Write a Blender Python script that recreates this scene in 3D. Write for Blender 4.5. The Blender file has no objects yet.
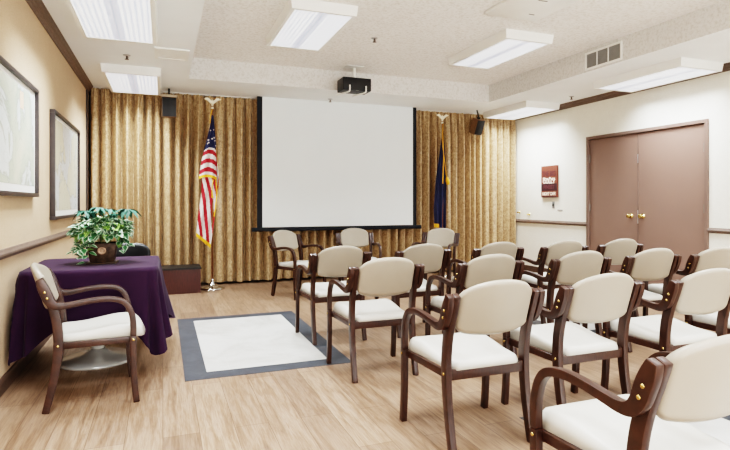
import bpy, bmesh, math, random
from mathutils import Vector, Matrix
R = math.radians
C = bpy.context.scene.collection
random.seed(7)

# ------------------------------------------------------------------ helpers
def lin(c):
    c = c / 255.0
    return c / 12.92 if c <= 0.04045 else ((c + 0.055) / 1.055) ** 2.4
def rgb(r, g, b): return (lin(r), lin(g), lin(b), 1.0)

class Mat:
    def __init__(s, name, rough=0.5, spec=0.5, metal=0.0, coat=0.0, sheen=0.0):
        s.m = bpy.data.materials.new(name); s.m.use_nodes = True
        s.nt = s.m.node_tree; s.b = s.nt.nodes['Principled BSDF']
        s.b.inputs['Roughness'].default_value = rough
        s.b.inputs['Specular IOR Level'].default_value = spec
        s.b.inputs['Metallic'].default_value = metal
        s.b.inputs['Coat Weight'].default_value = coat
        s.b.inputs['Sheen Weight'].default_value = sheen
    def n(s, t, **k):
        nd = s.nt.nodes.new(t)
        for a, v in k.items():
            if a in nd.inputs.keys(): nd.inputs[a].default_value = v
            else: setattr(nd, a, v)
        return nd
    def l(s, a, b): s.nt.links.new(a, b)
    def coords(s, scale=(1, 1, 1), kind='Object', rot=(0, 0, 0)):
        tc = s.n('ShaderNodeTexCoord'); mp = s.n('ShaderNodeMapping')
        mp.inputs['Scale'].default_value = scale; mp.inputs['Rotation'].default_value = rot
        s.l(tc.outputs[kind], mp.inputs['Vector']); return mp.outputs['Vector']
    def world_coords(s, scale=(1, 1, 1), rot=(0, 0, 0)):
        g = s.n('ShaderNodeNewGeometry'); mp = s.n('ShaderNodeMapping')
        mp.inputs['Scale'].default_value = scale; mp.inputs['Rotation'].default_value = rot
        s.l(g.outputs['Position'], mp.inputs['Vector']); return mp.outputs['Vector']
    def noise(s, vec, scale, detail=3, rough=0.5, dist=0.0):
        nd = s.n('ShaderNodeTexNoise'); nd.inputs['Scale'].default_value = scale
        nd.inputs['Detail'].default_value = detail; nd.inputs['Roughness'].default_value = rough
        nd.inputs['Distortion'].default_value = dist
        s.l(vec, nd.inputs['Vector']); return nd.outputs['Fac']
    def ramp(s, fac, stops, interp='LINEAR'):
        nd = s.n('ShaderNodeValToRGB'); nd.color_ramp.interpolation = interp
        e = nd.color_ramp.elements
        while len(e) < len(stops): e.new(0.5)
        for i, (p, c) in enumerate(stops): e[i].position = p; e[i].color = c
        s.l(fac, nd.inputs['Fac']); return nd.outputs['Color']
    def mix(s, fac, a, b, mode='MIX'):
        nd = s.n('ShaderNodeMix', data_type='RGBA', blend_type=mode)
        for sock, v in ((nd.inputs[0], fac), (nd.inputs[6], a), (nd.inputs[7], b)):
            if hasattr(v, 'is_output'): s.l(v, sock)
            else: sock.default_value = v
        return nd.outputs[2]
    def color(s, c):
        if hasattr(c, 'is_output'): s.l(c, s.b.inputs['Base Color'])
        else: s.b.inputs['Base Color'].default_value = c
        return s
    def bump(s, h, strength=0.3, dist=0.01):
        nd = s.n('ShaderNodeBump'); nd.inputs['Strength'].default_value = strength
        nd.inputs['Distance'].default_value = dist
        s.l(h, nd.inputs['Height']); s.l(nd.outputs['Normal'], s.b.inputs['Normal']); return s

def plain(name, c, rough=0.5, var=0.06, scale=8.0, **k):
    """a painted or moulded surface with a faint uneven tone"""
    m = Mat(name, rough, **k); v = m.coords()
    f = m.noise(v, scale, 4)
    d = tuple(x * (1 - var) for x in c[:3]) + (1,); u = tuple(min(1, x * (1 + var)) for x in c[:3]) + (1,)
    m.color(m.ramp(f, [(0.3, d), (0.7, u)])); return m.m

def bm_box(bm, x0, x1, y0, y1, z0, z1, mat=0):
    vs = [bm.verts.new(p) for p in ((x0,y0,z0),(x1,y0,z0),(x1,y1,z0),(x0,y1,z0),(x0,y0,z1),(x1,y0,z1),(x1,y1,z1),(x0,y1,z1))]
    for f in ((0,3,2,1),(4,5,6,7),(0,1,5,4),(1,2,6,5),(2,3,7,6),(3,0,4,7)):
        fc = bm.faces.new([vs[i] for i in f]); fc.material_index = mat
    return vs
def bm_tube(bm, pts, rad, seg=10, cap=True, mat=0):
    rings = []; n = len(pts)
    up = Vector((0, 0, 1))
    for i, p in enumerate(pts):
        p = Vector(p); a = Vector(pts[max(0, i-1)]); b = Vector(pts[min(n-1, i+1)])
        t = (b - a).normalized()
        s = t.cross(up)
        if s.length < 1e-3: s = t.cross(Vector((0, 1, 0)))
        s.normalize(); w = s.cross(t)
        r = rad[i] if isinstance(rad, (list, tuple)) else rad
        rings.append([bm.verts.new(p + s*r*math.cos(2*math.pi*k/seg) + w*r*math.sin(2*math.pi*k/seg)) for k in range(seg)])
    for i in range(n-1):
        for k in range(seg):
            f = bm.faces.new([rings[i][k], rings[i][(k+1) % seg], rings[i+1][(k+1) % seg], rings[i+1][k]]); f.material_index = mat; f.smooth = True
    if cap:
        bm.faces.new(rings[0][::-1]).material_index = mat; bm.faces.new(rings[-1]).material_index = mat
def bm_lathe(bm, prof, cx=0, cy=0, seg=28, mat=0):
    rings = []
    for r, z in prof:
        rings.append([bm.verts.new((cx + r*math.cos(2*math.pi*k/seg), cy + r*math.sin(2*math.pi*k/seg), z)) for k in range(seg)])
    for i in range(len(rings)-1):
        for k in range(seg):
            f = bm.faces.new([rings[i][k], rings[i][(k+1) % seg], rings[i+1][(k+1) % seg], rings[i+1][k]]); f.smooth = True; f.material_index = mat
    bm.faces.new(rings[0][::-1]).material_index = mat; bm.faces.new(rings[-1]).material_index = mat
def bm_ribbon(bm, pts, x0, x1, th):
    """bent lamination: a YZ centre line pts=[(y,z,thickness?)] extruded from x0 to x1"""
    n = len(pts); L = []; Rr = []
    for i, p in enumerate(pts):
        a = pts[max(0, i-1)]; b = pts[min(n-1, i+1)]
        ty, tz = b[0]-a[0], b[1]-a[1]; l = math.hypot(ty, tz); ny, nz = -tz/l, ty/l
        t = (p[2] if len(p) > 2 else th) / 2
        L.append((p[0]+ny*t, p[1]+nz*t)); Rr.append((p[0]-ny*t, p[1]-nz*t))
    rows = []
    for i in range(n):
        rows.append([bm.verts.new((x0, *L[i])), bm.verts.new((x1, *L[i])), bm.verts.new((x1, *Rr[i])), bm.verts.new((x0, *Rr[i]))])
    for i in range(n-1):
        for k in range(4):
            bm.faces.new([rows[i][k], rows[i][(k+1) % 4], rows[i+1][(k+1) % 4], rows[i+1][k]])
    bm.faces.new(rows[0][::-1]); bm.faces.new(rows[-1])
def smooth_pts(pts, sub=4):
    """Catmull-Rom through the points"""
    out = []; n = len(pts); P = [pts[0]] + list(pts) + [pts[-1]]
    for i in range(n-1):
        a, b, c, d = P[i], P[i+1], P[i+2], P[i+3]
        for k in range(sub):
            t = k/sub
            out.append(tuple(0.5*((2*b[j]) + (-a[j]+c[j])*t + (2*a[j]-5*b[j]+4*c[j]-d[j])*t*t + (-a[j]+3*b[j]-3*c[j]+d[j])*t**3) for j in range(len(b))))
    out.append(tuple(pts[-1])); return out
def bevel(bm, w=0.004, seg=2, ang=40):
    bmesh.ops.recalc_face_normals(bm, faces=bm.faces)
    es = [e for e in bm.edges if len(e.link_faces) == 2 and e.calc_face_angle(0) > R(ang)]
    bmesh.ops.bevel(bm, geom=es, offset=w, segments=seg, affect='EDGES', profile=0.6)
def solid_grid(bm, F, B, ni, nj, mat=0):
    """closed cushion: front and back height grids that share their border"""
    A = [[bm.verts.new(F(i/ni, j/nj)) for j in range(nj+1)] for i in range(ni+1)]
    D = [[A[i][j] if i in (0, ni) or j in (0, nj) else bm.verts.new(B(i/ni, j/nj)) for j in range(nj+1)] for i in range(ni+1)]
    for i in range(ni):
        for j in range(nj):
            f = bm.faces.new((A[i][j], A[i+1][j], A[i+1][j+1], A[i][j+1])); f.smooth = True; f.material_index = mat
            q = (D[i][j], D[i][j+1], D[i+1][j+1], D[i+1][j])
            f = bm.faces.new(q); f.smooth = True; f.material_index = mat
def obj(name, bm, mats, parent=None, smooth=None, recalc=True):
    if recalc: bmesh.ops.recalc_face_normals(bm, faces=bm.faces)
    me = bpy.data.meshes.new(name); bm.to_mesh(me); bm.free()
    for m in (mats if isinstance(mats, (list, tuple)) else [mats]): me.materials.append(m)
    if smooth is not None:
        for p in me.polygons: p.use_smooth = True
        if smooth: me.set_sharp_from_angle(angle=R(smooth))
    o = bpy.data.objects.new(name, me); C.objects.link(o)
    if parent: o.parent = parent
    return o
def tag(o, label=None, cat=None, group=None, kind=None):
    if label: o['label'] = label
    if cat: o['category'] = cat
    if group: o['group'] = group
    if kind: o['kind'] = kind
    return o
def thing(name, label, cat, loc=(0, 0, 0), rotz=0, group=None):
    o = bpy.data.objects.new(name, None); C.objects.link(o); o.empty_display_size = 0.1
    o.location = loc; o.rotation_euler = (0, 0, rotz)
    return tag(o, label, cat, group)
def struct(name, bm, m, smooth=None):
    return tag(obj(name, bm, m, None, smooth), kind='structure')
def boxobj(name, b, m, parent=None, bev=0.0, **k):
    bm = bmesh.new(); bm_box(bm, *b)
    if bev: bevel(bm, bev, 2)
    return obj(name, bm, m, parent, **k)
def dup(root, loc, rotz, label):
    r = root.copy(); C.objects.link(r); r.location = loc; r.rotation_euler = (0, 0, rotz); r['label'] = label
    for ch in list(root.children):
        c = ch.copy(); C.objects.link(c); c.parent = r
        for g in list(ch.children):
            d = g.copy(); C.objects.link(d); d.parent = c
    return r

# ------------------------------------------------------------------ room numbers
XL, XR, YB, YF = -0.952, 6.015, 8.28, -3.2
ZS, ZC = 2.78, 3.05           # soffit and raised middle of the ceiling
CX0, CX1, CY1 = 0.305, 4.79, 7.08   # raised area

# ------------------------------------------------------------------ materials
def mk_floor():
    m = Mat('oak_plank_vinyl', 0.42, 0.45)
    v = m.world_coords(rot=(0, 0, R(90)))
    br = m.n('ShaderNodeTexBrick', offset=0.37, offset_frequency=2)
    m.l(v, br.inputs['Vector'])
    for k_, x in (('Scale', 1.0), ('Mortar Size', 0.0016), ('Mortar Smooth', 0.3), ('Brick Width', 1.22), ('Row Height', 0.18), ('Bias', 0.0)):
        br.inputs[k_].default_value = x
    br.inputs['Color1'].default_value = (0.0, 0.0, 0.0, 1); br.inputs['Color2'].default_value = (1, 1, 1, 1); br.inputs['Mortar'].default_value = (0.5, 0.5, 0.5, 1)
    tone = m.ramp(br.outputs['Color'], [(0.0, rgb(176, 154, 134)), (0.35, rgb(204, 182, 160)), (0.7, rgb(190, 168, 147)), (1.0, rgb(214, 193, 171))])
    g = m.noise(m.world_coords((10, 0.85, 10)), 2.6, 9, 0.70, 0.55)
    grain = m.ramp(g, [(0.30, rgb(138, 112, 88)), (0.42, rgb(206, 188, 168)), (0.55, rgb(250, 244, 236)), (0.64, rgb(255, 252, 248)), (0.74, rgb(196, 174, 150))])
    c = m.mix(0.72, tone, grain, 'MULTIPLY')
    g2 = m.noise(m.world_coords((60, 2.2, 60)), 3.0, 4, 0.6)
    c = m.mix(0.35, c, m.ramp(g2, [(0.35, rgb(160, 134, 108)), (0.6, (1, 1, 1, 1))]), 'MULTIPLY')
    c = m.mix(br.outputs['Fac'], c, rgb(120, 96, 76))
    c = m.mix(1.0, c, (0.50, 0.465, 0.452, 1), 'MULTIPLY'); m.color(c)
    rr = m.n('ShaderNodeMapRange'); rr.inputs['To Min'].default_value = 0.36; rr.inputs['To Max'].default_value = 0.52
    m.l(g, rr.inputs['Value']); m.l(rr.outputs[0], m.b.inputs['Roughness'])
    m.bump(g2, 0.06, 0.002); return m.m
def mk_popcorn(k=1.0):
    m = Mat('popcorn_ceiling_texture', 0.95, 0.1)
    v = m.world_coords(); f = m.noise(v, 34, 3, 0.7); 
    f2 = m.noise(v, 3, 2)
    c = m.ramp(f, [(0.36, rgb(226, 223, 218)), (0.5, rgb(242, 240, 237)), (0.66, rgb(246, 245, 243))])
    c = m.mix(0.15, c, m.ramp(f2, [(0.3, rgb(240, 236, 230)), (0.7, rgb(250, 249, 247))]), 'MULTIPLY')
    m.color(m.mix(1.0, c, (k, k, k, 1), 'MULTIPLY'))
    m.bump(f, 0.4, 0.006); return m.m
def mk_wall(name, c, fleck):
    m = Mat(name, 0.85, 0.2)
    f = m.noise(m.world_coords((1, 1, 1)), 5, 5, 0.6); g = m.noise(m.world_coords((6, 6, 90)), 6, 3, 0.6)
    a = m.ramp(f, [(0.3, tuple(x*0.95 for x in c[:3]) + (1,)), (0.7, c)])
    m.color(m.mix(fleck, a, m.ramp(g, [(0.3, rgb(205, 198, 186)), (0.65, (1, 1, 1, 1))]), 'MULTIPLY'))
    m.bump(g, 0.12, 0.003); return m.m
def mk_wood(name, c1, c2, rough=0.35, coat=0.25):
    m = Mat(name, rough, 0.5, coat=coat)
    f = m.noise(m.coords((30, 4, 4)), 4, 5, 0.6, 0.6)
    m.color(m.ramp(f, [(0.3, c1), (0.7, c2)])); m.b.inputs['Coat Roughness'].default_value = 0.2; return m.m
def mk_curtain():
    m = Mat('gold_damask_curtain_cloth', 0.36, 0.6, sheen=0.0)
    v = m.world_coords((1, 1, 0.75)); f = m.noise(v, 34, 5, 0.68, 0.9); f2 = m.noise(m.world_coords((1, 1, 0.5)), 9, 3, 0.6, 1.2)
    c = m.ramp(f, [(0.34, rgb(138, 115, 88)), (0.47, rgb(174, 149, 117)), (0.57, rgb(192, 169, 136)), (0.72, rgb(208, 188, 157))])
    m.color(m.mix(0.15, c, m.ramp(f2, [(0.36, rgb(196, 176, 140)), (0.58, (1, 1, 1, 1))]), 'MULTIPLY'))
    m.bump(f, 0.15, 0.003); return m.m
def mk_vinyl(name, c):
    m = Mat(name, 0.38, 0.4); f = m.noise(m.coords(), 5, 3)
    m.color(m.ramp(f, [(0.3, tuple(x*0.96 for x in c[:3]) + (1,)), (0.7, c)]))
    m.bump(m.noise(m.coords(), 260, 2), 0.05, 0.001); return m.m
def mk_tile():
    m = Mat('white_marble_vinyl_tile', 0.35, 0.5); v = m.world_coords()
    f = m.noise(v, 2.4, 6, 0.6, 0.8)
    br = m.n('ShaderNodeTexBrick', offset=0.0); m.l(v, br.inputs['Vector'])
    for k_, x in (('Scale', 1.0), ('Mortar Size', 0.0012), ('Brick Width', 0.45), ('Row Height', 0.45)): br.inputs[k_].default_value = x
    c = m.ramp(f, [(0.3, rgb(164, 162, 157)), (0.5, rgb(186, 185, 181)), (0.72, rgb(198, 197, 194))])
    m.color(m.mix(br.outputs['Fac'], c, rgb(196, 194, 188))); return m.m
def mk_slate():
    m = Mat('grey_slate_vinyl_tile', 0.5, 0.35); f = m.noise(m.world_coords(), 5, 6, 0.7, 0.6)
    m.color(m.ramp(f, [(0.3, rgb(50, 53, 59)), (0.7, rgb(70, 73, 79))])); return m.m
def mk_lens():
    m = Mat('prismatic_light_lens', 0.4, 0.3)
    v = m.coords(); w = m.n('ShaderNodeTexWave', wave_type='BANDS', bands_direction='X')
    w.inputs['Scale'].default_value = 7.5; w.inputs['Distortion'].default_value = 0.6; w.inputs['Detail'].default_value = 1
    m.l(v, w.inputs['Vector'])
    sx = m.n('ShaderNodeSeparateXYZ'); m.l(v, sx.inputs[0])
    ab = m.n('ShaderNodeMath', operation='ABSOLUTE'); m.l(sx.outputs['X'], ab.inputs[0])
    mid = m.ramp(ab.outputs[0], [(0.0, rgb(150, 164, 190)), (0.03, rgb(160, 174, 198)), (0.05, (1, 1, 1, 1))])
    c = m.ramp(w.outputs['Color'], [(0.0, rgb(150, 176, 212)), (0.6, rgb(250, 252, 255))])
    c = m.mix(1.0, c, mid, 'MULTIPLY'); m.color(rgb(235, 238, 242))
    m.l(c, m.b.inputs['Emission Color']); m.b.inputs['Emission Strength'].default_value = LENS; return m.m
def mk_map(name, seed, land, sea):
    m = Mat(name, 0.25, 0.5)
    v = m.coords((1, 1, 1)); mp = m.n('ShaderNodeMapping'); mp.inputs['Location'].default_value = (seed, seed*0.7, seed*1.3); m.l(v, mp.inputs['Vector']); v = mp.outputs['Vector']
    f = m.noise(v, 2.0, 9, 0.62, 0.5)
    c = m.ramp(f, [(0.36, sea), (0.46, tuple(min(1, x*1.06) for x in sea[:3]) + (1,)), (0.485, rgb(176, 182, 174)), (0.50, land), (0.66, rgb(214, 216, 198)), (0.8, rgb(226, 214, 190))])
    vo = m.n('ShaderNodeTexVoronoi', feature='DISTANCE_TO_EDGE'); vo.inputs['Scale'].default_value = 7; 
    dn = m.n('ShaderNodeMix', data_type='VECTOR'); dn.inputs[0].default_value = 0.12
    nz = m.n('ShaderNodeTexNoise'); nz.inputs['Scale'].default_value = 9; m.l(v, nz.inputs['Vector']); m.l(v, dn.inputs[4]); m.l(nz.outputs['Color'], dn.inputs[5])
    m.l(dn.outputs[1], vo.inputs['Vector'])
    c = m.mix(m.ramp(vo.outputs['Distance'], [(0.0, (0.35, 0.35, 0.35, 1)), (0.02, (0, 0, 0, 1))]), c, rgb(152, 160, 154))
    m.color(c); return m.m

LENS = 0.62
M = dict(
    floor=mk_floor(), popcorn=mk_popcorn(), tile=mk_tile(), slate=mk_slate(), curtain=mk_curtain(),
    soffit=plain('white_ceiling_paint', rgb(241, 244, 244), 0.85, 0.02, 3, spec=0.2),
    fascia_dimmed=mk_popcorn(0.80),  # same popcorn with colour darkened to tone down light on upright faces
    wall_left=mk_wall('tan_wallpaper', rgb(205, 182, 156), 0.4),
    wall_right=mk_wall('cream_wallpaper', rgb(238, 236, 226), 0.25),
    wall_back=mk_wall('cream_paint', rgb(225, 215, 200), 0.1),
    trim=mk_wood('brown_painted_trim', rgb(100, 86, 78), rgb(120, 104, 94), 0.5, 0.05),
    base=mk_wood('brown_vinyl_baseboard', rgb(76, 60, 52), rgb(92, 74, 64), 0.5, 0.05),
    door=plain('mauve_brown_door_paint', rgb(129, 107, 97), 0.42, 0.03, 2),
    doorframe=plain('mauve_brown_frame_paint', rgb(120, 101, 92), 0.4, 0.04, 3),
    brass=plain('polished_brass', rgb(206, 180, 122), 0.25, 0.08, 20, metal=1.0),
    steel=plain('brushed_steel', rgb(196, 196, 198), 0.28, 0.08, 20, metal=1.0),
    hinge=plain('painted_hinge_metal', rgb(128, 120, 114), 0.35, 0.1, 20, metal=0.5),
    wood=mk_wood('walnut_stained_beech', rgb(40, 22, 16), rgb(64, 38, 27), 0.38, 0.2),
    vinyl=mk_vinyl('cream_vinyl_backrest_shaded', rgb(158, 149, 136)), seat=mk_vinyl('off_white_vinyl_seat', rgb(188, 185, 177)),  # backrest is the seat's vinyl with shade darkened into its colour
    white=plain('white_enamel', rgb(238, 238, 234), 0.4, 0.02, 5), black=plain('black_plastic', rgb(24, 24, 26), 0.45, 0.2, 12),
    blackfab=plain('black_border_fabric', rgb(22, 27, 36), 0.7, 0.15, 12),
    screen=plain('matte_screen_cloth', rgb(228, 234, 236), 0.95, 0.012, 2, spec=0.05),
    frame=plain('dark_bronze_frame', rgb(66, 60, 60), 0.4, 0.1, 20),
    mat_board=plain('white_map_margin', rgb(236, 236, 232), 0.5, 0.02, 4),
    map1=mk_map('pale_coast_map', 3.1, rgb(190, 200, 184), rgb(214, 222, 222)), map2=mk_map('pale_sea_map', 8.4, rgb(218, 216, 196), rgb(208, 216, 220)),
    purple=plain('purple_table_linen', rgb(46, 25, 48), 0.85, 0.08, 6, spec=0.2, sheen=0.05),
    mahogany=mk_wood('mahogany_laminate', rgb(58, 27, 22), rgb(78, 38, 30), 0.4, 0.1),
    speakerwood=mk_wood('speaker_walnut_veneer', rgb(112, 88, 66), rgb(136, 108, 82), 0.5, 0.0),
    glass=plain('glazing_sheen', rgb(230, 232, 232), 0.1, 0.01, 3),
    gold=plain('gold_fringe', rgb(226, 170, 44), 0.5, 0.15, 60), red=plain('flag_red', rgb(158, 24, 40), 0.65, 0.1, 10),
    flagwhite=plain('flag_white', rgb(212, 204, 202), 0.65, 0.05, 10), navy=plain('flag_navy', rgb(26, 32, 72), 0.65, 0.15, 10),
    blue=plain('state_flag_blue', rgb(18, 25, 62), 0.6, 0.2, 10),
    polewood=mk_wood('oak_flag_pole', rgb(110, 72, 44), rgb(140, 96, 60), 0.35, 0.2),
    leafg=plain('ivy_leaf_green', rgb(54, 102, 62), 0.4, 0.35, 14), leafw=plain('ivy_leaf_cream_margin', rgb(184, 202, 178), 0.45, 0.12, 14),
    leafd=plain('umbrella_leaf_green', rgb(44, 92, 76), 0.6, 0.3, 14), leafy=plain('ivy_leaf_light', rgb(116, 150, 74), 0.4, 0.25, 14),
    stem=plain('plant_stem', rgb(96, 110, 60), 0.6, 0.2, 20), soil=plain('potting_soil', rgb(56, 42, 32), 0.95, 0.3, 40),
    pot=plain('hammered_copper_pot', rgb(70, 54, 42), 0.5, 0.5, 38, metal=0.4), potlight=plain('embossed_pot_medallion', rgb(150, 122, 100), 0.45, 0.3, 40, metal=0.3),
    louver=plain('grey_louver_shadow', rgb(128, 124, 118), 0.6, 0.1, 10), lvdark=plain('dark_duct', rgb(92, 89, 86), 0.8, 0.1, 10),
    rust=plain('rust_red_poster', rgb(118, 68, 54), 0.6, 0.12, 30), plum=plain('dark_plum_band', rgb(64, 38, 42), 0.6, 0.15, 30),
    ink=plain('cream_lettering', rgb(240, 222, 206), 0.6, 0.03, 10), darkink=plain('dark_lettering', rgb(94, 52, 56), 0.6, 0.05, 10),
    basewhite=plain('satin_white_base', rgb(196, 196, 194), 0.22, 0.04, 4, metal=0.25),
    capbeige=plain('beige_speaker_cap', rgb(176, 160, 140), 0.6, 0.05, 10),
    grey=plain('grey_plastic', rgb(150, 150, 148), 0.5, 0.05, 10),
)
M['lens'] = mk_lens()

# ------------------------------------------------------------------ room shell
def wallbox(name, b, m):
    bm = bmesh.new(); bm_box(bm, *b); return struct(name, bm, m)
wallbox('floor', (XL-0.1, XR+0.1, YF-0.1, YB+0.1, -0.1, 0.0), M['floor'])
wallbox('wall_left', (XL-0.1, XL, YF-0.1, YB+0.1, 0, 3.2), M['wall_left'])
wallbox('wall_back', (XL, XR, YB, YB+0.1, 0, 3.2), M['wall_back'])
wallbox('wall_front', (XL, XR, YF-0.1, YF, 0, 3.2), M['wall_back'])
# right wall with the double-door opening
DY0, DY1, DZ = 4.385, 6.305, 2.194
bm = bmesh.new()
bm_box(bm, XR, XR+0.1, YF-0.1, DY0+0.02, 0, 3.2); bm_box(bm, XR, XR+0.1, DY1-0.02, YB+0.1, 0, 3.2); bm_box(bm, XR, XR+0.1, DY0+0.02, DY1-0.02, DZ-0.02, 3.2)
bm_box(bm, XR+0.1, XR+0.12, DY0, DY1, 0, DZ)
struct('wall_right', bm, M['wall_right'])
# ceiling: dropped soffit around a raised popcorn middle
bm = bmesh.new()
bm_box(bm, XL, CX0, YF, YB, ZS, 3.2, 0); bm_box(bm, CX1, XR, YF, YB, ZS, 3.2, 0); bm_box(bm, CX0, CX1, CY1, YB, ZS, 3.2, 0)
bm_box(bm, CX0, CX1, YF, CY1, ZC, 3.2, 1)
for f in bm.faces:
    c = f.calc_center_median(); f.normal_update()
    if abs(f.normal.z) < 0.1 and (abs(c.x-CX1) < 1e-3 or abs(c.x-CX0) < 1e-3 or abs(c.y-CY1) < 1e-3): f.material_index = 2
struct('ceiling', bm, [M['soffit'], M['popcorn'], M['fascia_dimmed']])

def run_profile(name, prof, axis_pts, m, smooth=None):
    """profile [(out,z)] swept along a straight wall: axis_pts = (fn mapping (s,out,z)->xyz, s0, s1)"""
    fn, s0, s1 = axis_pts; bm = bmesh.new()
    A = [bm.verts.new(fn(s0, o, z)) for o, z in prof]; B = [bm.verts.new(fn(s1, o, z)) for o, z in prof]
    n = len(prof)
    for i in range(n): bm.faces.new((A[i], A[(i+1) % n], B[(i+1) % n], B[i]))
    bm.faces.new(A[::-1]); bm.faces.new(B)
    return struct(name, bm, m, smooth)
crown = [(0, 2.700), (0.012, 2.700), (0.018, 2.716), (0.03, 2.724), (0.036, 2.742), (0.052, 2.752), (0.058, 2.766), (0.07, 2.779), (0, 2.779)]
rail = [(0, 0.845), (0.012, 0.845), (0.016, 0.858), (0.026, 0.866), (0.026, 0.880), (0.018, 0.892), (0.012, 0.906), (0, 0.906)]
basep = [(0, 0), (0.016, 0), (0.016, 0.075), (0.010, 0.095), (0, 0.10)]
fl = lambda s, o, z: (XL+o, s, z)
fr = lambda s, o, z: (XR-o, s, z)
run_profile('trim_1', crown, (fl, YF, YB), M['trim']); run_profile('trim_2', crown, (fr, YF, YB), M['trim'])
run_profile('trim_3', rail, (fl, YF, YB), M['trim'])
run_profile('trim_4', rail, (fr, DY1, YB), M['trim']); run_profile('trim_5', rail, (fr, YF, DY0), M['trim'])
run_profile('baseboard_left', basep, (fl, YF, YB), M['base'])
bm = bmesh.new(); bm_box(bm, XR-0.016, XR, DY1, YB, 0, 0.1); bm_box(bm, XR-0.016, XR, YF, DY0, 0, 0.1); struct('baseboard_right', bm, M['base'])
bm = bmesh.new(); bm_box(bm, XL, XL+0.02, 7.86, 7.885, 0.1, 2.70); struct('corner_strip', bm, M['frame'])  # thin dark vertical strip beside the curtain's left edge
# inlaid tile panels in the floor
def inlay(i, x0, x1, y0, y1, b=0.152):
    bm = bmesh.new(); bm_box(bm, x0, x1, y0, y1, -0.02, 0.0015); bm_box(bm, x0+b, x1-b, y0+b, y1-b, -0.02, 0.0025, 1)
    return struct('floor_inlay' if i == 0 else 'floor_inlay.%03d' % i, bm, [M['slate'], M['tile']])
inlay(0, 0.138, 1.334, 3.75, 5.78); inlay(1, 1.86, 3.06, 0.44, 2.455); inlay(2, 3.42, 4.62, 3.75, 5.78)

# ------------------------------------------------------------------ double doors
bm = bmesh.new()
for a, b in ((DY0, DY0+0.045), (DY1-0.045, DY1)): bm_box(bm, XR-0.022, XR+0.09, a, b, 0, DZ-0.045)
bm_box(bm, XR-0.022, XR+0.09, DY0, DY1, DZ-0.045, DZ)
bevel(bm, 0.004); struct('door_3', bm, M['doorframe']).name = 'trim_7'
def leaf(i, y0, y1, hinge_y, knob_y, astragal):
    d = boxobj('door_%d' % i, (XR+0.006, XR+0.05, y0, y1, 0.012, DZ-0.05), M['door'], bev=0.003); tag(d, kind='structure')
    for z in (0.3, 1.13, 1.86):
        bm = bmesh.new(); bm_tube(bm, [(XR-0.004, hinge_y, z-0.055), (XR-0.004, hinge_y, z+0.055)], 0.011, 10)
        bm_box(bm, XR-0.002, XR+0.006, hinge_y-0.02, hinge_y+0.02, z-0.05, z+0.05); obj('hinge', bm, M['hinge'], d, 40)
    bm = bmesh.new()
    prof = [(0.034, 0.0), (0.034, 0.006), (0.014, 0.012), (0.013, 0.03), (0.026, 0.04), (0.031, 0.052), (0.027, 0.064), (0.012, 0.07)]
    bm_lathe(bm, prof, 0, 0, 24)
    bmesh.ops.rotate(bm, verts=bm.verts, cent=(0, 0, 0), matrix=Matrix.Rotation(R(-90), 3, 'Y'))
    bmesh.ops.translate(bm, verts=bm.verts, vec=(XR+0.006, knob_y, 1.02)); obj('door_knob', bm, M['brass'], d)
    if astragal:
        boxobj('strike_strip', (XR-0.004, XR+0.006, y1-0.012, y1+0.006, 0.012, DZ-0.05), M['doorframe'], d)
        boxobj('flush_bolt', (XR-0.006, XR-0.003, y1-0.012, y1+0.002, 1.74, 1.86), M['steel'], d)
        boxobj('latch_plate', (XR-0.006, XR-0.003, y1-0.012, y1+0.002, 0.92, 1.10), M['steel'], d)
leaf(1, DY0+0.048, 5.388, DY0+0.05, 5.31, True)
leaf(2, 5.394, DY1-0.048, DY1-0.05, 5.50, False)

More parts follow.
